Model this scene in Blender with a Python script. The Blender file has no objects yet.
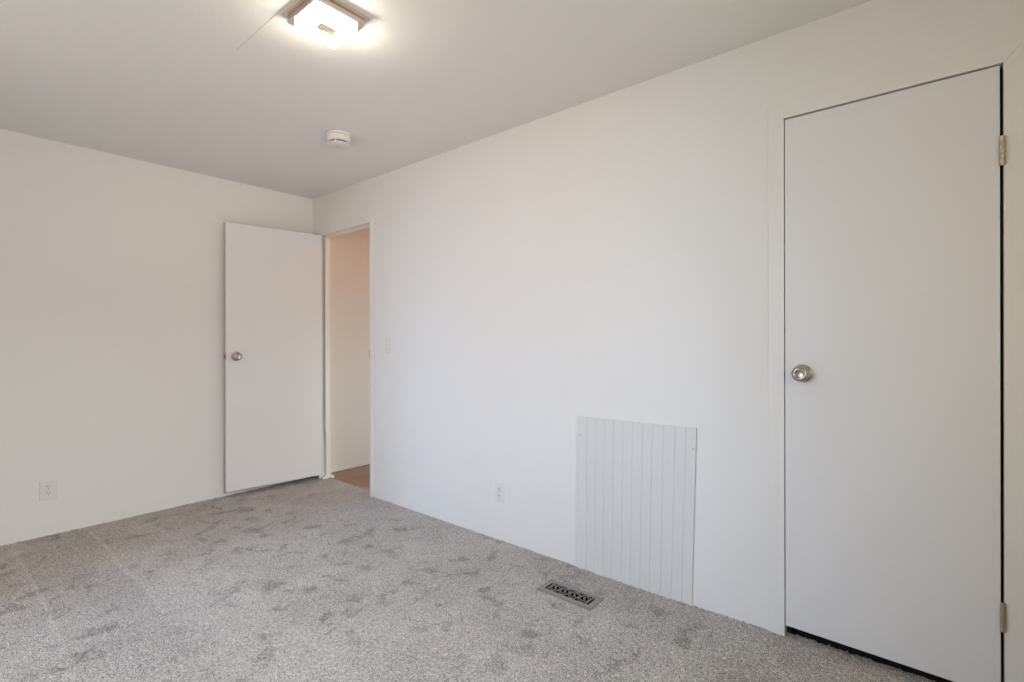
import bpy, bmesh, math, random
import numpy as np
from mathutils import Vector, Matrix

S = bpy.context.scene
C = S.collection
PI = math.pi

# ------------------------------------------------------------------ camera
CAM_Z, YAW, ROLL = 1.192, 0.69574, math.radians(0.097)
cam_d = bpy.data.cameras.new('camera'); cam = bpy.data.objects.new('camera', cam_d); C.objects.link(cam)
cam_d.sensor_width = 36.0
cam_d.lens = 498.4 * 36.0 / 1024.0
cam_d.shift_y = (339.54 - 341.0) / 1024.0
cam_d.clip_start = 0.02
cam.matrix_world = (Matrix.Translation((0, 0, CAM_Z)) @ Matrix.Rotation(YAW - PI / 2, 4, 'Z')
                    @ Matrix.Rotation(PI / 2, 4, 'X') @ Matrix.Rotation(-ROLL, 4, 'Z'))
S.camera = cam

# ------------------------------------------------------------------ view, world
S.view_settings.view_transform = 'Standard'
S.view_settings.look = 'None'
S.view_settings.gamma = 1.0
S.view_settings.use_curve_mapping = False
S.view_settings.exposure = 0.0
W = bpy.data.worlds.new('world'); S.world = W; W.use_nodes = True
bg = W.node_tree.nodes['Background']
bg.inputs['Color'].default_value = (0.80, 0.89, 1.0, 1); bg.inputs['Strength'].default_value = 0.80

def area(name, loc, direction, sx, sy, power, col):
    d = bpy.data.lights.new(name, 'AREA'); d.shape = 'RECTANGLE'; d.size = sx; d.size_y = sy
    d.energy = power; d.color = col
    o = bpy.data.objects.new(name, d); C.objects.link(o)
    o.location = loc
    o.rotation_euler = Vector(direction).to_track_quat('-Z', 'Z').to_euler()
    return o
# daylight: sky seen through the two windows of the bedroom; added fills outside and in the hall; warm lamps
P_SKY, C_SKY = 512.00, (0.453, 0.664, 1.0)
P_SKYF, C_SKYF = 600.00, (0.907, 0.933, 1.0)
P_SIDE, C_SIDE = 21.60, (1.0, 0.889, 0.792)
P_FRONT, C_FRONT = 11.70, (1.0, 0.769, 0.333)
P_HALL, C_HALL = 2.50, (1.0, 0.374, 0.02)
P_HALLFILL, C_HALLFILL = 11.50, (0.861, 0.97, 1.0)
LAMP_STRENGTH, LAMP_COL = 36.0, (1.0, 0.89, 0.71, 1)
RIM_STRENGTH = 58.0
P_FILLSIDE, C_FILLSIDE = 64.00, (1.0, 0.375, 0.125)
P_FILLFRONT, C_FILLFRONT = 336.00, (1.0, 0.881, 0.786)
area('bounce_fill_side', (-7.0, 0.6, 0.0), (1.0, 0.20, 0.22), 5.0, 2.5, P_FILLSIDE, C_FILLSIDE)  # added fill low outside the side window, lifts the far upper corner
area('bounce_fill_front', (-0.5, -7.0, 0.0), (0.20, 1.0, 0.22), 4.0, 2.5, P_FILLFRONT, C_FILLFRONT)  # added fill low outside the front window, lifts the upper back wall
area('sky_side', (-5.0, 2.6, 3.35), (1.0, -0.08, -0.46), 5.5, 1.7, P_SKY, C_SKY)
area('sky_front', (0.8, -5.0, 3.3), (0.0, 1.0, -0.46), 4.0, 1.7, P_SKYF, C_SKYF)
area('daylight_side', (-0.90, 2.05, 1.37), (1, 0, 0), 1.95, 1.3, P_SIDE, C_SIDE)
area('daylight_front', (0.80, -0.82, 1.40), (0, 1, 0), 1.25, 1.25, P_FRONT, C_FRONT)
area('hall_lamp', (2.75, 3.45, 2.38), (0, 0, -1), 0.25, 0.25, P_HALL, C_HALL)
area('hall_fill', (2.87, 2.51, 0.5), (0, 1, -0.15), 0.9, 0.8, P_HALLFILL, C_HALLFILL)  # added cool fill for the lower hall wall; the wall behind it is closed

# ------------------------------------------------------------------ room sizes
XR, YB, ZC = 2.227, 4.128, 2.42      # right wall, back wall, ceiling
XL, YF = -0.78, -0.70                # wall with the side window, wall behind
T = 0.10
CL0, CL1, CLZ = -0.1855, 0.441, 2.072  # closet opening (y0, y1, top)
DW0, DW1, DWZ = 3.262, 4.003, 2.086   # doorway opening

# ------------------------------------------------------------------ materials
def nt(name):
    m = bpy.data.materials.new(name); m.use_nodes = True
    n = m.node_tree.nodes; l = m.node_tree.links
    return m, n, l, n['Principled BSDF']

def plain(name, col, rough=0.5, metal=0.0, spec=0.5):
    m, n, l, b = nt(name)
    b.inputs['Base Color'].default_value = (*col, 1)
    b.inputs['Roughness'].default_value = rough
    b.inputs['Metallic'].default_value = metal
    b.inputs['Specular IOR Level'].default_value = spec
    return m

def paint(name, col, rough=0.55, scale=90, bump=0.12, dist=0.002, mott=0.015, spec=0.3):
    m, n, l, b = nt(name)
    b.inputs['Roughness'].default_value = rough
    b.inputs['Specular IOR Level'].default_value = spec
    tc = n.new('ShaderNodeTexCoord')
    ns = n.new('ShaderNodeTexNoise'); ns.inputs['Scale'].default_value = scale; ns.inputs['Detail'].default_value = 3
    l.new(tc.outputs['Object'], ns.inputs['Vector'])
    bp = n.new('ShaderNodeBump'); bp.inputs['Strength'].default_value = bump; bp.inputs['Distance'].default_value = dist
    l.new(ns.outputs['Fac'], bp.inputs['Height']); l.new(bp.outputs['Normal'], b.inputs['Normal'])
    n2 = n.new('ShaderNodeTexNoise'); n2.inputs['Scale'].default_value = 1.7; n2.inputs['Detail'].default_value = 2
    l.new(tc.outputs['Object'], n2.inputs['Vector'])
    mx = n.new('ShaderNodeMix'); mx.data_type = 'RGBA'
    mx.inputs[6].default_value = (*[c * (1 - mott) for c in col], 1)
    mx.inputs[7].default_value = (*[min(1, c * (1 + mott)) for c in col], 1)
    l.new(n2.outputs['Fac'], mx.inputs[0]); l.new(mx.outputs[2], b.inputs['Base Color'])
    return m

M = {}
M['wall'] = paint('wall_paint', (0.80, 0.79, 0.775), 0.6, 70, 0.10)
M['ceiling'] = paint('ceiling_paint', (0.825, 0.82, 0.81), 0.8, 160, 0.35, 0.003)
M['door'] = paint('door_paint', (0.775, 0.772, 0.785), 0.42, 40, 0.03, 0.001)
M['trim'] = paint('trim_paint', (0.80, 0.79, 0.77), 0.40, 50, 0.04, 0.001)
M['panel'] = paint('beadboard_paint', (0.71, 0.71, 0.695), 0.45, 60, 0.03, 0.001)
M['hall'] = paint('hall_paint', (0.78, 0.74, 0.70), 0.6, 70, 0.10)
M['plastic'] = plain('white_plastic', (0.755, 0.745, 0.725), 0.35)
M['slot'] = plain('dark_slot', (0.03, 0.028, 0.026), 0.6)
M['nickel'] = plain('satin_nickel', (0.47, 0.43, 0.37), 0.24, 1.0)
M['hinge'] = plain('aged_hinge_metal', (0.52, 0.47, 0.36), 0.36, 1.0)
M['chrome'] = plain('warm_brushed_metal', (0.84, 0.74, 0.67), 0.20, 1.0)
M['latch'] = plain('dull_dark_metal', (0.20, 0.19, 0.17), 0.45, 1.0)
M['screw'] = plain('screw_metal', (0.45, 0.44, 0.42), 0.4, 1.0)
M['register'] = plain('taupe_enamel', (0.25, 0.232, 0.212), 0.5)
M['duct'] = plain('duct_shade', (0.004, 0.004, 0.004), 0.9, 0, 0.0)  # near-black colour stands in for the shade down in the duct
M['closet'] = plain('closet_shade', (0.05, 0.045, 0.04), 0.9, 0, 0.1)  # shade inside the closet is put into this near-black colour
M['strip'] = plain('transition_strip', (0.42, 0.31, 0.22), 0.4)
M['seam'] = plain('seam_caulk', (0.66, 0.63, 0.59), 0.9)
M['vinyl'] = plain('window_vinyl', (0.8, 0.8, 0.8), 0.4)

m, n, l, b = nt('lamp_diffuser')
b.inputs['Base Color'].default_value = (0.9, 0.88, 0.84, 1)
b.inputs['Emission Color'].default_value = LAMP_COL
b.inputs['Emission Strength'].default_value = LAMP_STRENGTH
M['glow'] = m
m, n, l, b = nt('lamp_diffuser_rim')
b.inputs['Base Color'].default_value = (0.9, 0.88, 0.84, 1)
b.inputs['Emission Color'].default_value = LAMP_COL
b.inputs['Emission Strength'].default_value = RIM_STRENGTH
M['rim'] = m

m, n, l, b = nt('window_glass')
tr = n.new('ShaderNodeBsdfTransparent'); gl = n.new('ShaderNodeBsdfGlossy'); gl.inputs['Roughness'].default_value = 0.02
mix = n.new('ShaderNodeMixShader'); mix.inputs[0].default_value = 0.06
l.new(tr.outputs[0], mix.inputs[1]); l.new(gl.outputs[0], mix.inputs[2])
l.new(mix.outputs[0], n['Material Output'].inputs['Surface'])
M['glass'] = m

def carpet():
    m, n, l, b = nt('carpet_pile')
    b.inputs['Roughness'].default_value = 0.95
    b.inputs['Specular IOR Level'].default_value = 0.08
    b.inputs['Sheen Weight'].default_value = 0.15
    tc = n.new('ShaderNodeTexCoord'); P = tc.outputs['Object']
    def noise(scale, det=2, rough=0.5, vec=None, dist=0.0):
        x = n.new('ShaderNodeTexNoise'); x.inputs['Scale'].default_value = scale
        x.inputs['Detail'].default_value = det; x.inputs['Roughness'].default_value = rough
        x.inputs['Distortion'].default_value = dist
        l.new(vec or P, x.inputs['Vector']); return x.outputs['Fac']
    def mth(op, a, bb=None, c=None, clamp=False):
        x = n.new('ShaderNodeMath'); x.operation = op; x.use_clamp = clamp
        for i, v in enumerate((a, bb, c)):
            if v is None: continue
            if isinstance(v, (int, float)): x.inputs[i].default_value = v
            else: l.new(v, x.inputs[i])
        return x.outputs[0]
    def ramp(v, lo, hi):
        x = n.new('ShaderNodeMapRange'); x.interpolation_type = 'SMOOTHSTEP'
        x.inputs['From Min'].default_value = lo; x.inputs['From Max'].default_value = hi
        l.new(v, x.inputs['Value']); return x.outputs['Result']
    sep = n.new('ShaderNodeSeparateXYZ'); l.new(P, sep.inputs[0])
    X, Y = sep.outputs[0], sep.outputs[1]
    # tufts
    fine = noise(300, 2, 0.7)
    mid = noise(90, 2, 0.6)
    # scuffed pile: footprints and blotches lying the other way
    blot = ramp(noise(8.5, 3, 0.55, dist=0.4), 0.53, 0.68)
    zone = ramp(noise(1.1, 1), 0.30, 0.52)
    cloud = noise(2.6, 4, 0.6, dist=0.3)
    # vacuum strokes: narrow pale lines along Y
    w = mth('MULTIPLY', mth('SUBTRACT', noise(1.3, 2), 0.5), 0.09)
    u = mth('DIVIDE', mth('ADD', mth('SUBTRACT', X, 0.365), w), 0.335)
    tri = mth('ABSOLUTE', mth('SUBTRACT', mth('FRACT', mth('ADD', u, 0.5)), 0.5))
    stroke = mth('SUBTRACT', 1.0, ramp(tri, 0.012, 0.05))
    keep = mth('MULTIPLY', ramp(Y, 2.35, 2.9), mth('SUBTRACT', 1.0, ramp(X, 0.82, 0.95)))
    stroke = mth('MULTIPLY', stroke, keep)
    lane = ramp(mth('FRACT', mth('MULTIPLY', u, 0.5)), 0.46, 0.54)
    v = mth('ADD', mth('MULTIPLY', fine, 4.6), mth('MULTIPLY', mid, 0.9))
    v = mth('ADD', v, mth('MULTIPLY', cloud, 0.50))
    v = mth('SUBTRACT', v, mth('MULTIPLY', mth('MULTIPLY', blot, zone), 0.30))
    v = mth('ADD', v, mth('MULTIPLY', stroke, 0.14))
    v = mth('ADD', v, mth('MULTIPLY', mth('MULTIPLY', lane, mth('SUBTRACT', 1.0, ramp(X, 0.9, 1.4))), 0.05))
    cr = n.new('ShaderNodeValToRGB')
    e = cr.color_ramp.elements
    e[0].position = 0.0; e[0].color = (0.115, 0.102, 0.09, 1)
    e[1].position = 1.0; e[1].color = (0.84, 0.79, 0.73, 1)
    k = cr.color_ramp.elements.new(0.5); k.color = (0.455, 0.428, 0.408, 1)
    l.new(mth('SUBTRACT', mth('MULTIPLY', v, 0.80), 1.915, clamp=True), cr.inputs[0])
    l.new(cr.outputs[0], b.inputs['Base Color'])
    bp = n.new('ShaderNodeBump'); bp.inputs['Strength'].default_value = 0.8; bp.inputs['Distance'].default_value = 0.004
    l.new(mth('ADD', fine, mth('MULTIPLY', mid, 0.8)), bp.inputs['Height']); l.new(bp.outputs['Normal'], b.inputs['Normal'])
    return m
M['carpet'] = carpet()

def wood():
    m, n, l, b = nt('hall_oak_planks')
    b.inputs['Roughness'].default_value = 0.4
    tc = n.new('ShaderNodeTexCoord')
    br = n.new('ShaderNodeTexBrick')
    br.inputs['Color1'].default_value = (0.36, 0.235, 0.135, 1); br.inputs['Color2'].default_value = (0.27, 0.17, 0.095, 1)
    br.inputs['Mortar'].default_value = (0.10, 0.06, 0.035, 1)
    br.inputs['Scale'].default_value = 1.0; br.inputs['Mortar Size'].default_value = 0.0015
    br.inputs['Brick Width'].default_value = 0.9; br.inputs['Row Height'].default_value = 0.12
    l.new(tc.outputs['Object'], br.inputs['Vector'])
    mp = n.new('ShaderNodeMapping'); mp.inputs['Scale'].default_value = (2.0, 40.0, 1.0)
    l.new(tc.outputs['Object'], mp.inputs['Vector'])
    ns = n.new('ShaderNodeTexNoise'); ns.inputs['Scale'].default_value = 2.0; ns.inputs['Detail'].default_value = 5
    l.new(mp.outputs['Vector'], ns.inputs['Vector'])
    mx = n.new('ShaderNodeMix'); mx.data_type = 'RGBA'; mx.blend_type = 'OVERLAY'; mx.inputs[0].default_value = 0.7
    l.new(br.outputs['Color'], mx.inputs[6]); l.new(ns.outputs['Fac'], mx.inputs[7])
    l.new(mx.outputs[2], b.inputs['Base Color'])
    return m
M['wood'] = wood()

# ------------------------------------------------------------------ mesh helpers
def box(bm, x0, x1, y0, y1, z0, z1, bev=0.0, seg=2):
    r = bmesh.ops.create_cube(bm, size=1.0)
    vs = r['verts']
    for v in vs:
        v.co = Vector((x0 + (v.co.x + .5) * (x1 - x0), y0 + (v.co.y + .5) * (y1 - y0), z0 + (v.co.z + .5) * (z1 - z0)))
    if bev:
        es = list({e for v in vs for e in v.link_edges})
        bmesh.ops.bevel(bm, geom=es, offset=bev, segments=seg, affect='EDGES', profile=0.5)

def lathe(bm, prof, axis='Z', loc=(0, 0, 0), n=40, mat=None):
    """prof: (radius, height) pairs, turned round the axis."""
    rings = []
    for r, h in prof:
        ring = []
        if r < 1e-6:
            ring = [bm.verts.new((0, 0, h))]
        else:
            for k in range(n):
                a = 2 * PI * k / n
                ring.append(bm.verts.new((r * math.cos(a), r * math.sin(a), h)))
        rings.append(ring)
    new = [v for r in rings for v in r]
    for a, c in zip(rings, rings[1:]):
        if len(a) == 1 and len(c) == 1: continue
        for k in range(n):
            k2 = (k + 1) % n
            if len(a) == 1: bm.faces.new((a[0], c[k], c[k2]))
            elif len(c) == 1: bm.faces.new((a[k], a[k2], c[0]))
            else: bm.faces.new((a[k], a[k2], c[k2], c[k]))
    if len(rings[0]) > 1: bm.faces.new(list(reversed(rings[0])))
    if len(rings[-1]) > 1: bm.faces.new(rings[-1])
    rot = {'Z': Matrix.Identity(4), 'X': Matrix.Rotation(PI / 2, 4, 'Y'), '-X': Matrix.Rotation(-PI / 2, 4, 'Y'),
           '-Y': Matrix.Rotation(PI / 2, 4, 'X'), 'Y': Matrix.Rotation(-PI / 2, 4, 'X'), '-Z': Matrix.Rotation(PI, 4, 'X')}[axis]
    mm = Matrix.Translation(loc) @ rot
    for v in new: v.co = mm @ v.co

def prism(bm, poly, z0, z1, fn=None):
    """poly: outline of (a, b) points; fn(a, b, h) -> xyz"""
    fn = fn or (lambda a, bb, h: (a, bb, h))
    lo = [bm.verts.new(fn(a, c, z0)) for a, c in poly]
    hi = [bm.verts.new(fn(a, c, z1)) for a, c in poly]
    k = len(poly)
    bm.faces.new(list(reversed(lo))); bm.faces.new(hi)
    for i in range(k):
        j = (i + 1) % k
        bm.faces.new((lo[i], lo[j], hi[j], hi[i]))

def obj(name, bm, mat, parent=None, smooth=None, loc=None):
    bmesh.ops.recalc_face_normals(bm, faces=bm.faces[:])
    me = bpy.data.meshes.new(name); bm.to_mesh(me); bm.free()
    me.materials.append(M[mat] if isinstance(mat, str) else mat)
    if smooth is not None:
        for p in me.polygons: p.use_smooth = True
        try: me.set_sharp_from_angle(angle=math.radians(smooth))
        except Exception: pass
    o = bpy.data.objects.new(name, me); C.objects.link(o)
    if parent is not None: o.parent = parent
    if loc is not None: o.location = loc
    return o

def tag(o, label=None, cat=None, group=None, kind=None):
    if label: o['label'] = label
    if cat: o['category'] = cat
    if group: o['group'] = group
    if kind: o['kind'] = kind
    return o

def empty(name, loc, rot=(0, 0, 0)):
    o = bpy.data.objects.new(name, None); C.objects.link(o)
    o.location = loc; o.rotation_euler = rot; o.empty_display_size = 0.05
    return o

def B(): return bmesh.new()

# ------------------------------------------------------------------ floor (carpet with real tufted relief)
VX0, VX1, VY0, VY1 = 1.905, 2.031, 1.145, 1.441          # floor register, outside
IX0, IX1, IY0, IY1 = 1.932, 2.004, 1.172, 1.414          # its open middle
def carpet_mesh():
    x0, x1, y0, y1, st = XL, 2.288, YF, YB, 0.0065
    nx, ny = int((x1 - x0) / st) + 1, int((y1 - y0) / st) + 1
    rng = np.random.default_rng(5)
    xs = np.linspace(x0, x1, nx); ys = np.linspace(y0, y1, ny)
    gx, gy = np.meshgrid(xs, ys)
    gz = rng.normal(0, 1, gx.shape) * 0.0020
    gz = gz + 0.007 * np.clip((1.0 - gy) / 0.5, 0, 1) * np.clip((gx - 1.4) / 0.5, 0, 1)
    gx = gx + rng.uniform(-1, 1, gx.shape) * st * 0.33 * ((gx > x0) & (gx < x1 - .001))
    gy = gy + rng.uniform(-1, 1, gy.shape) * st * 0.33
    inside = (gx > IX0 - .004) & (gx < IX1 + .004) & (gy > IY0 - .004) & (gy < IY1 + .004)
    under = (gx > VX0 - .003) & (gx < VX1 + .003) & (gy > VY0 - .003) & (gy < VY1 + .003)
    gz = np.where(under, -0.004, gz)
    co = np.stack([gx, gy, gz], -1).reshape(-1, 3).astype(np.float32)
    idx = np.arange(nx * ny).reshape(ny, nx)
    q = np.stack([idx[:-1, :-1], idx[:-1, 1:], idx[1:, 1:], idx[1:, :-1]], -1).reshape(-1, 4)
    hole = inside.reshape(-1)[q].all(1)
    past = ((gx > 2.258) & (gy < CL1 + .03)).reshape(-1)[q].all(1)      # carpet stops under the closet door
    q = q[~hole & ~past]
    me = bpy.data.meshes.new('floor')
    me.vertices.add(len(co)); me.vertices.foreach_set('co', co.reshape(-1))
    me.loops.add(q.size); me.loops.foreach_set('vertex_index', q.reshape(-1).astype(np.int32))
    me.polygons.add(len(q)); me.polygons.foreach_set('loop_start', (np.arange(len(q)) * 4).astype(np.int32))
    try: me.polygons.foreach_set('loop_total', np.full(len(q), 4, np.int32))
    except Exception: pass
    me.update(calc_edges=True); me.validate()
    me.polygons.foreach_set('use_smooth', np.ones(len(me.polygons), bool))
    me.materials.append(M['carpet'])
    o = bpy.data.objects.new('floor', me); C.objects.link(o); return o
tag(carpet_mesh(), 'grey beige cut pile carpet covering the bedroom floor', 'carpet', kind='structure')

bm = B(); box(bm, 2.288, 2.302, DW0 - .02, DW1 + .02, -0.03, 0.004, 0.003)
tag(obj('trim_4', bm, 'strip'), 'thin tan strip between carpet and wooden hall floor', 'trim', kind='structure')
bm = B(); box(bm, 2.302, 3.42, 2.5, 4.2, -0.04, -0.004)
tag(obj('floor_hall', bm, 'wood'), 'brown oak plank floor of the hall beyond the doorway', 'floor', kind='structure')
bm = B(); box(bm, 2.255, 3.0, CL0 - .12, CL1 + .12, -0.04, -0.006)
tag(obj('floor_closet', bm, 'closet'), 'floor inside the closet, shade put into its dark colour', 'floor', kind='structure')

# ------------------------------------------------------------------ walls
J = 0.018                                                 # jamb board thickness
bm = B()
c0, c1, cz = CL0 - J, CL1 + J, CLZ + J
d0, d1, dz = DW0 - J, DW1 + J, DWZ + J
for y0, y1, z0, z1 in ((YF - T, c0, -.05, ZC), (c0, c1, cz, ZC), (c1, d0, -.05, ZC), (d0, d1, dz, ZC), (d1, YB + T, -.05, ZC)):
    box(bm, XR, XR + T, y0, y1, z0, z1)
tag(obj('wall_right', bm, 'wall'), 'long white wall with closet door and doorway', 'wall', kind='structure')
bm = B(); box(bm, XL - T, XR, YB, YB + T, -.05, ZC)
tag(obj('wall_back', bm, 'wall'), 'white wall behind the open bedroom door', 'wall', kind='structure')

def wall_with_window(name, horizontal, p0, p1, a0, a1, w0, w1, z0, z1, label):
    bm = B()
    for u0, u1, v0, v1 in ((a0, w0, -.05, ZC), (w1, a1, -.05, ZC), (w0, w1, -.05, z0), (w0, w1, z1, ZC)):
        if horizontal: box(bm, u0, u1, p0, p1, v0, v1)
        else: box(bm, p0, p1, u0, u1, v0, v1)
    tag(obj(name, bm, 'wall'), label, 'wall', kind='structure')
wall_with_window('wall_left', False, XL - T, XL, YF, YB, 1.05, 3.05, 0.70, 2.05, 'white wall opposite the closet with a wide window')
wall_with_window('wall_front', True, YF - T, YF, XL - T, XR, 0.15, 1.45, 0.75, 2.05, 'white wall behind the viewer with a window')

def window(name, horizontal, p, a0, a1, z0, z1, label):
    r = empty(name, (0, 0, 0)); tag(r, label, 'window', kind='structure')
    f = 0.05
    am = (a0 + a1) / 2
    bm = B()
    for u0, u1, v0, v1 in ((a0, a0 + f, z0, z1), (a1 - f, a1, z0, z1), (a0 + f, a1 - f, z0, z0 + f), (a0 + f, a1 - f, z1 - f, z1), (am - .03, am + .03, z0 + f, z1 - f)):
        if horizontal: box(bm, u0, u1, p - .03, p + .03, v0, v1, .004)
        else: box(bm, p - .03, p + .03, u0, u1, v0, v1, .004)
    obj('window_frame', bm, 'vinyl', r)
    for u0, u1 in ((a0 + f, am - .03), (am + .03, a1 - f)):
        bm = B()
        if horizontal: box(bm, u0, u1, p - .003, p + .003, z0 + f, z1 - f)
        else: box(bm, p - .003, p + .003, u0, u1, z0 + f, z1 - f)
        obj('pane', bm, 'glass', r)
window('window_1', False, XL - .05, 1.05, 3.05, 0.70, 2.05, 'white framed two pane window in the wall opposite the closet')
window('window_2', True, YF - .05, 0.15, 1.45, 0.75, 2.05, 'white framed two pane window behind the viewer')

bm = B(); box(bm, XL - T, XR + T, YF - T, YB + T, ZC, ZC + .08)
tag(obj('ceiling', bm, 'ceiling'), 'textured off white ceiling of the bedroom', 'ceiling', kind='structure')
bm = B(); box(bm, 0.8718, 0.8742, YF, 2.25, ZC - .0012, ZC + .002)
tag(obj('trim_3', bm, 'seam'), 'thin seam line running across the ceiling beside the lamp', 'seam', kind='structure')

# hall shell
bm = B()
box(bm, XR + T, 3.52, 4.135, 4.235, -.05, ZC)
box(bm, 3.42, 3.52, 2.5, 4.135, -.05, ZC)
box(bm, XR + T, 3.52, 2.4, 2.5, -.05, ZC)
tag(obj('wall_hall', bm, 'hall'), 'warm lit hall wall seen through the doorway', 'wall', kind='structure')
bm = B(); box(bm, XR + T, 3.52, 2.4, 4.235, ZC, ZC + .08)
tag(obj('ceiling_hall', bm, 'ceiling'), 'ceiling of the hall beyond the doorway', 'ceiling', kind='structure')
bm = B(); box(bm, XR + T, 3.42, 4.127, 4.135, -.004, 0.03, .002)
tag(obj('baseboard_hall', bm, 'trim'), 'low white baseboard along the hall wall', 'baseboard', kind='structure')

# closet shell
bm = B()
box(bm, 2.95, 3.0, CL0 - .12, CL1 + .12, -.04, ZC)
box(bm, XR + T, 2.95, CL0 - .12, CL0 - .07, -.04, ZC)
box(bm, XR + T, 2.95, CL1 + .07, CL1 + .12, -.04, ZC)
box(bm, XR + T, 2.95, CL0 - .07, CL1 + .07, ZC - .05, ZC)
tag(obj('wall_closet', bm, 'closet'), 'inside of the closet behind its door, shade put into its dark colour', 'wall', kind='structure')

# ------------------------------------------------------------------ closet frame (trim_1)
def mitred_casing(root, y0, y1, z, wl, wr, wt, th, zb=-.003):
    """flat casing boards round an opening in the right wall, mitred at the top corners."""
    xf = XR - th
    fn = lambda a, bb, h: (h, a, bb)
    e = 0.0002
    def board(poly):
        bm = B(); prism(bm, poly, xf, XR, fn)
        front = [ed for ed in bm.edges if all(abs(v.co.x - xf) < 1e-5 for v in ed.verts)]
        bmesh.ops.bevel(bm, geom=front, offset=.0012, segments=2, affect='EDGES', profile=.5)
        obj('casing', bm, 'trim', root)
    board([(y1, zb), (y1 + wl, zb), (y1 + wl, z + wt - e), (y1, z - e)])
    if wr: board([(y0, zb), (y0, z - e), (y0 - wr, z + wt - e), (y0 - wr, zb)])
    board([(y0, z), (y1, z), (y1 + wl, z + wt), (y0 - (wr or 0), z + wt)])
t1 = empty('trim_1', (0, 0, 0)); tag(t1, 'white painted casing and jamb round the closet door', 'door frame', kind='structure')
mitred_casing(t1, CL0, CL1, CLZ, 0.057, 0.057, 0.062, 0.0065)
for y0, y1, z0, z1 in ((CL0 - J, CL0, -.003, CLZ + J), (CL1, CL1 + J, -.003, CLZ + J), (CL0, CL1, CLZ, CLZ + J)):
    bm = B(); box(bm, XR, XR + T, y0, y1, z0, z1); obj('jamb', bm, 'trim', t1)
for y0, y1, z0, z1 in ((CL1 - .012, CL1, -.003, CLZ), (CL0, CL1, CLZ - .012, CLZ), (CL0, CL0 + .012, -.003, CLZ)):
    bm = B(); box(bm, XR + .036, XR + .07, y0, y1, z0, z1, .002); obj('door_stop', bm, 'closet', t1)  # stops share the dark closet colour, painting the gap's shade

# ------------------------------------------------------------------ doorway frame (trim_2)
t2 = empty('trim_2', (0, 0, 0)); tag(t2, 'narrow white casing and jamb round the open doorway', 'door frame', kind='structure')
mitred_casing(t2, DW0, DW1, DWZ, 0.030, 0.036, 0.034, 0.010)
for y0, y1, z0, z1 in ((DW0 - J, DW0, -.003, DWZ + J), (DW1, DW1 + J, -.003, DWZ + J), (DW0, DW1, DWZ, DWZ + J)):
    bm = B(); box(bm, XR, XR + T, y0, y1, z0, z1, .001); obj('jamb', bm, 'trim', t2)
for y0, y1, z0, z1 in ((DW1 - .027, DW1, -.003, DWZ), (DW0, DW1, DWZ - .012, DWZ), (DW0, DW0 + .012, -.003, DWZ)):
    bm = B(); box(bm, XR + .038, XR + .072, y0, y1, z0, z1, .002); obj('door_stop', bm, 'trim', t2)
# loose stop strip on the hinge side that ends short of the floor, and the little foot block
bm = B(); box(bm, XR + .030, XR + .0385, DW1 - .030, DW1 - .016, 0.405, DWZ - .002, .004, 3)
obj('weather_strip', bm, 'trim', t2)
bm = B()
fn = lambda a, bb, h: (a, h, bb)
prism(bm, [(XR + .004, -.003), (XR + .108, -.003), (XR + .108, .010), (XR + .098, .022), (XR + .010, .022), (XR + .004, .010)], DW1 - .037, DW1 + .010, fn)
obj('foot_block', bm, 'trim', t2)
bm = B(); box(bm, XR - .0115, XR + .03, DW0 - .001, DW0 + .0015, 1.055, 1.115, .0005)
tag(obj('strike_plate', bm, 'latch', t2), 'small dull metal strike plate')

# ------------------------------------------------------------------ doors
def knob_set(parent, loc, axis):
    """rosette on the slab, round knob with a dished face; axis points out of the door."""
    bm = B()
    lathe(bm, [(.0345, 0), (.0355, .003), (.034, .007), (.026, .010), (.016, .011)], axis, loc, 44)
    r = tag(obj('rosette', bm, 'nickel', parent, 35), 'round satin metal rosette')
    bm = B()
    lathe(bm, [(.0125, .010), (.0120, .022), (.0165, .027), (.0255, .033), (.0298, .041), (.0300, .047), (.0270, .054),
               (.0205, .0585), (.0175, .0590), (.0160, .0578), (.0080, .0568), (0, .0565)], axis, loc, 48)
    tag(obj('knob', bm, 'nickel', parent, 50), 'round satin nickel knob')

def hinge(parent, x, y, z0, z1, knuckles=5, r=.0062, mat='hinge'):
    bm = B(); h = (z1 - z0) / knuckles; g = .0010
    prof = []
    for k in range(knuckles):
        a = z0 + k * h
        prof += [(r * .70, a), (r * .70, a + g), (r, a + g * 1.3), (r, a + h - g * .3), (r * .70, a + h)]
    prof = [(0, z0 - .003), (r * .7, z0 - .002)] + prof + [(r * .7, z1 + .002), (0, z1 + .003)]
    lathe(bm, prof, 'Z', (x, y, 0), 20)
    return tag(obj('hinge', bm, mat, parent, 40), 'small metal hinge barrel')

# closed closet door
DX = XR - .0045
bm = B(); box(bm, DX, DX + .035, CL0 + .0085, CL1 - .0030, 0.045, CLZ - .0065)
for v in bm.verts:
    if v.co.z < .1 and v.co.y > 0: v.co.z += .006      # the latch side hangs a little higher
bmesh.ops.bevel(bm, geom=bm.edges[:], offset=.0018, segments=2, affect='EDGES', profile=.5)
door2 = obj('door_2', bm, 'door')
tag(door2, 'closed flat white closet door in the long wall', 'door', kind='structure')
knob_set(door2, (DX, CL1 - .0035 - .060, 1.058), '-X')
hinge(door2, DX - .0070, CL0 + .0030, 1.745, 1.836, 5, .0078)
hinge(door2, DX - .0070, CL0 + .0030, 0.262, 0.350, 5, .0078)

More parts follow.
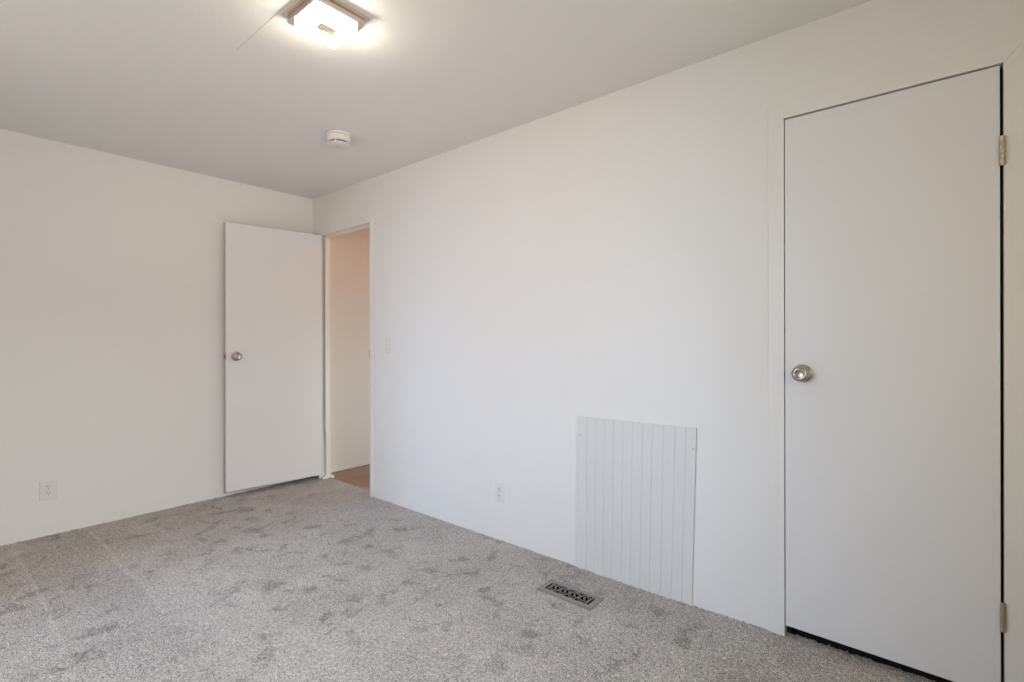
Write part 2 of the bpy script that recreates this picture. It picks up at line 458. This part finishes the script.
# bedroom door, swung open against the back wall
HX, HY, FX, FY = 2.214, 3.952, 1.4955, 4.045
ang = math.atan2(FY - HY, FX - HX)
L = math.hypot(FX - HX, FY - HY)
bm = B(); box(bm, 0, L, -.035, 0, 0.047, 2.080, .0018)
door1 = obj('door_1', bm, 'door')
door1.location = (HX, HY, 0); door1.rotation_euler = (0, 0, ang)
tag(door1, 'open flat white bedroom door swung back beside the doorway', 'door', kind='structure')
# local +Y is the face towards the room (x runs from hinge to free edge)
knob_set(door1, (L - .068, 0, 1.068), 'Y')
bm = B(); lathe(bm, [(.033, 0), (.033, .004), (.014, .008), (.014, .02), (.026, .026), (.026, .038), (.018, .043), (0, .043)], '-Y', (L - .068, -.035, 1.068), 32)
obj('knob', bm, 'nickel', door1, 50)
bm = B(); box(bm, L - .0005, L + .0015, -.030, -.005, 1.040, 1.098, .0006)
lp = tag(obj('latch_plate', bm, 'latch', door1), 'small metal latch plate on the door edge')
bm = B(); prism(bm, [(L + .0015, -.024), (L + .011, -.012), (L + .0015, -.011)], 1.058, 1.080); obj('latch_bolt', bm, 'latch', lp)
for z in (1.80, 0.30):
    h = hinge(door1, .004, -.0395, z, z + .088, 5, .0042)
    bm = B(); box(bm, -.0015, .0002, -.034, -.004, z, z + .088, .0004); obj('hinge_leaf', bm, 'latch', h)

# ------------------------------------------------------------------ beadboard access panel
def beadboard():
    yl, yr = 1.4090, 0.8005            # at floor level both lean a little
    grooves = [1.353, 1.303, 1.254, 1.203, 1.151, 1.102, 1.051, 1.002, 0.948, 0.895, 0.845]
    xf, xb = XR - .0078, XR - .0010
    top_l, top_r = 0.792, 0.797
    pts = [(yl, xb), (yl, xf)]
    for g in grooves:
        pts += [(g + .0032, xf), (g + .0014, xf + .0024), (g - .0014, xf + .0024), (g - .0032, xf)]
    pts += [(yr, xf), (yr, xb)]
    def fn(a, bb, h):
        z = -.004 if h == 0 else top_l + (top_r - top_l) * (yl - a) / (yl - yr)
        k = (yl - a) / (yl - yr)
        return (bb, a + (1 - k) * (.004 - .008 * z / .8) + k * (.0115 - .0225 * z / .8), z)
    bm = B(); prism(bm, pts, 0, 1, fn)
    return bm
root = empty('access_panel', (XR, 1.107, 0))
tag(root, 'white grooved beadboard panel screwed to the wall above the floor register', 'wall panel')
def local(bm, o):
    mi = Matrix.Translation(-Vector(o.location))
    bmesh.ops.transform(bm, matrix=mi, verts=bm.verts); return bm
obj('board', local(beadboard(), root), 'panel', root)
for y, z in ((1.396, 0.694), (0.803, 0.703)):
    bm = B(); lathe(bm, [(.0038, 0), (.0038, .0006), (.003, .0014), (0, .0017)], '-X', (XR - .0078, y, z), 16)
    tag(obj('screw', local(bm, root), 'screw', root), 'small metal screw head')

# ------------------------------------------------------------------ floor register
def ribbon(bm, pts, w, z0, z1):
    """flat bar that follows a polyline in the plane."""
    k = len(pts); L_, R_ = [], []
    for i in range(k):
        a = Vector(pts[max(0, i - 1)]); c = Vector(pts[min(k - 1, i + 1)])
        t = (c - a).normalized(); nn = Vector((-t.y, t.x)) * w / 2
        p = Vector(pts[i]); L_.append(p + nn); R_.append(p - nn)
    vs = [[bm.verts.new((p.x, p.y, z)) for p in row] for z in (z0, z1) for row in (L_, R_)]
    l0, r0, l1, r1 = vs
    for i in range(k - 1):
        bm.faces.new((l1[i], l1[i + 1], r1[i + 1], r1[i])); bm.faces.new((l0[i], r0[i], r0[i + 1], l0[i + 1]))
        bm.faces.new((l0[i], l0[i + 1], l1[i + 1], l1[i])); bm.faces.new((r0[i], r1[i], r1[i + 1], r0[i + 1]))
    bm.faces.new((l0[0], l1[0], r1[0], r0[0])); bm.faces.new((l0[-1], r0[-1], r1[-1], l1[-1]))
rx, ry = (VX0 + VX1) / 2, (VY0 + VY1) / 2
reg = empty('floor_register', (rx, ry, 0))
tag(reg, 'taupe metal floor register with scrollwork grille set in the carpet', 'floor vent')
hx, hy = (VX1 - VX0) / 2, (VY1 - VY0) / 2
ix, iy = (IX1 - IX0) / 2, (IY1 - IY0) / 2
ox = (IX0 + IX1) / 2 - rx
bm = B()
def ring_at(sx, sy, z, cx=0.0): return [bm.verts.new((cx + a * sx, c * sy, z)) for a, c in ((-1, -1), (1, -1), (1, 1), (-1, 1))]
rings = [ring_at(hx, hy, -.004), ring_at(hx, hy, .001), ring_at(hx - .004, hy - .004, .0035), ring_at(ix + .004, iy + .004, .0032), ring_at(ix, iy, .002), ring_at(ix, iy, -.0005)]
for a, c in zip(rings, rings[1:]):
    for k in range(4):
        k2 = (k + 1) % 4; bm.faces.new((a[k], a[k2], c[k2], c[k]))
obj('frame', bm, 'register', reg)
bm = B()
z0, z1 = .0000, .0014
bay, bays = .0530, 4
s = -bays * bay / 2
EX = 1.20                                                   # the medallions are a little wider than long
def arc(cx, cy, R, a0, a1, k=26, shrink=0.0):
    out = []
    for i in range(k):
        t = i / (k - 1); a = math.radians(a0 + (a1 - a0) * t); r = R * (1 - shrink * t)
        out.append((cx + r * math.cos(a) * EX, cy + r * math.sin(a)))
    return out
for i in range(bays):
    cy = s + bay * (i + .5)
    ribbon(bm, arc(0, cy, .0262, 0, 360, 44), .0026, z0, z1)          # ring
    for off in (20, 200):                                             # two hooks wound into the ring
        ribbon(bm, arc(0, cy, .0258, off, off + 215, 34, .55), .0034, z0, z1)
    lathe(bm, [(.0058, z0), (.0058, z1 + .0003)], 'Z', (0, cy, 0), 18)
    for q in (1, -1):                                                 # ties to the frame
        ribbon(bm, [(q * .0305, cy), (q * (ix + .001), cy)], .006, z0, z1)
for i in range(1, bays):
    cy = s + bay * i
    ribbon(bm, [(-.0060, cy), (.0060, cy)], .0040, z0, z1)
for q in (1, -1):
    ribbon(bm, [(-ix - .001, q * (s - .0015)), (ix + .001, q * (s - .0015))], .0045, z0, z1)
obj('grille', bm, 'register', reg)
bm = B()
a = ring_at(ix, iy, -.0005); c = ring_at(ix, iy, -.12)
for k in range(4):
    k2 = (k + 1) % 4; bm.faces.new((a[k], a[k2], c[k2], c[k]))
bm.faces.new(c)
obj('duct', bm, 'duct', reg)
for o in reg.children: o.location.x = 0 if o.name.startswith('frame') else ox

# ------------------------------------------------------------------ outlets and switch
def plate(bm, w, h, th, bev=.004):
    box(bm, -w / 2, w / 2, -th, 0, -h / 2, h / 2)
    es = [e for e in bm.edges if abs(e.verts[0].co.y + th) < 1e-6 and abs(e.verts[1].co.y + th) < 1e-6]
    bmesh.ops.bevel(bm, geom=es, offset=bev, segments=3, affect='EDGES', profile=.5)
def outlet(loc, rz, w, h, label):
    r = empty('wall_outlet', loc, (0, 0, rz)); tag(r, label, 'outlet')
    bm = B(); plate(bm, w, h, .0060); obj('cover_plate', bm, 'plastic', r)
    for sg in (1, -1):
        bm = B()
        pr = []
        for k in range(32):
            a = 2 * PI * k / 32
            pr.append((.0172 * math.cos(a), max(-.0135, min(.0135, .0172 * math.sin(a)))))
        prism(bm, [(x, z + sg * .0195) for x, z in pr], -.0078, -.0055, lambda a, bb, hh: (a, hh, bb))
        rc = obj('receptacle', bm, 'plastic', r)
        for dx, hh in ((-.0065, .010), (.0065, .008)):
            bm = B(); box(bm, dx - .0013, dx + .0013, -.0082, -.0076, sg * .0195 + .003 - hh / 2, sg * .0195 + .003 + hh / 2)
            obj('slot', bm, 'slot', rc)
        bm = B(); lathe(bm, [(.0026, .0076), (.0026, .0082)], '-Y', (0, 0, sg * .0195 - .0082), 14)
        obj('ground_hole', bm, 'slot', rc)
    bm = B(); lathe(bm, [(.003, .0055), (.003, .0068), (0, .0074)], '-Y', (0, 0, 0), 14); obj('screw', bm, 'screw', r)
    return r
outlet((0.5205, YB, 0.279), 0, .080, .119, 'white duplex outlet low on the wall behind the open door')
outlet((XR, 1.955, 0.286), -PI / 2, .072, .115, 'white duplex outlet low on the long wall between doorway and beadboard panel')
sw = empty('light_switch', (XR, 3.049, 1.150), (0, 0, -PI / 2)); tag(sw, 'white toggle light switch on the wall beside the doorway', 'light switch')
bm = B(); plate(bm, .074, .118, .0060); obj('cover_plate', bm, 'plastic', sw)
bm = B(); box(bm, -.0055, .0055, -.0066, -.0058, -.0125, .0125); tg = obj('toggle_slot', bm, 'plastic', sw)
bm = B(); prism(bm, [(-.006, -.006), (-.0175, .002), (-.0165, .0085), (-.006, .006)], -.0043, .0043, lambda a, bb, hh: (hh, a, bb)); obj('toggle', bm, 'plastic', sw)
for z in (.030, -.030):
    bm = B(); lathe(bm, [(.003, .0055), (.003, .0068), (0, .0074)], '-Y', (0, 0, z), 14); obj('screw', bm, 'screw', sw)

# ------------------------------------------------------------------ smoke detector
sd = empty('smoke_detector', (1.626, 2.703, ZC)); tag(sd, 'round white smoke detector on the ceiling near the doorway', 'smoke detector')
bm = B(); lathe(bm, [(.066, 0), (.072, .002), (.072, .012), (.068, .015), (.060, .016)], '-Z', (0, 0, 0), 56); obj('base', bm, 'plastic', sd, 35)
bm = B(); lathe(bm, [(.060, .015), (.0680, .018), (.0680, .048), (.0630, .0505)], '-Z', (0, 0, 0), 56); obj('body', bm, 'plastic', sd, 35)
bm = B(); lathe(bm, [(.0540, .049), (.0545, .0625)], '-Z', (0, 0, 0), 56); obj('vent_slot', bm, 'slot', sd, 35)
bm = B(); lathe(bm, [(.0560, .0595), (.0630, .0599), (.0610, .064), (.051, .068), (.030, .070), (0, .0705)], '-Z', (0, 0, 0), 56)
cap = obj('cover', bm, 'plastic', sd, 35)
for k in range(5):
    a = 2 * PI * (k + .05) / 5
    bm = B(); box(bm, .0535, .0625, -.0030, .0030, -.0600, -.0500)
    bmesh.ops.rotate(bm, verts=bm.verts, matrix=Matrix.Rotation(a, 3, 'Z')); obj('rib', bm, 'plastic', sd)
bm = B(); lathe(bm, [(.008, .0690), (.008, .0715), (0, .0720)], '-Z', (.022, 0, 0), 20); obj('test_button', bm, 'plastic', cap, 35)

# ------------------------------------------------------------------ ceiling lamp
lp = empty('ceiling_lamp', (0.998, 1.747, ZC)); tag(lp, 'square brushed metal ceiling lamp with glowing white square diffuser', 'ceiling lamp')
bm = B(); box(bm, -.114, .114, -.114, .114, -.010, 0, .002); obj('backplate', bm, 'chrome', lp)
bm = B(); box(bm, -.100, .100, -.104, .104, -.036, -.010, .0025); obj('housing', bm, 'chrome', lp)
def square_ring(bm, ro, ri, z0, z1, bev):
    sq = lambda r, z: [bm.verts.new((a * r, c * r, z)) for a, c in ((-1, -1), (1, -1), (1, 1), (-1, 1))]
    seq = [sq(ro, z1), sq(ro, z0 + bev), sq(ro - bev, z0), sq(ri, z0), sq(ri, z1)]
    seq.append(seq[0])
    for i, (a, c) in enumerate(zip(seq, seq[1:])):
        for k in range(4):
            k2 = (k + 1) % 4
            f = bm.faces.new((a[k], a[k2], c[k2], c[k]))
            f.material_index = 0 if i == 2 else 1
bm = B(); square_ring(bm, .080, .044, -.066, -.0365, .004)
df = tag(obj('diffuser', bm, 'glow', lp), 'glowing white square ring diffuser')
df.data.materials.append(M['rim'])
bm = B(); box(bm, -.0435, .0435, -.0435, .0435, -.0565, -.036, .002)
tag(obj('centre_cap', bm, 'chrome', lp), 'square metal centre cap')
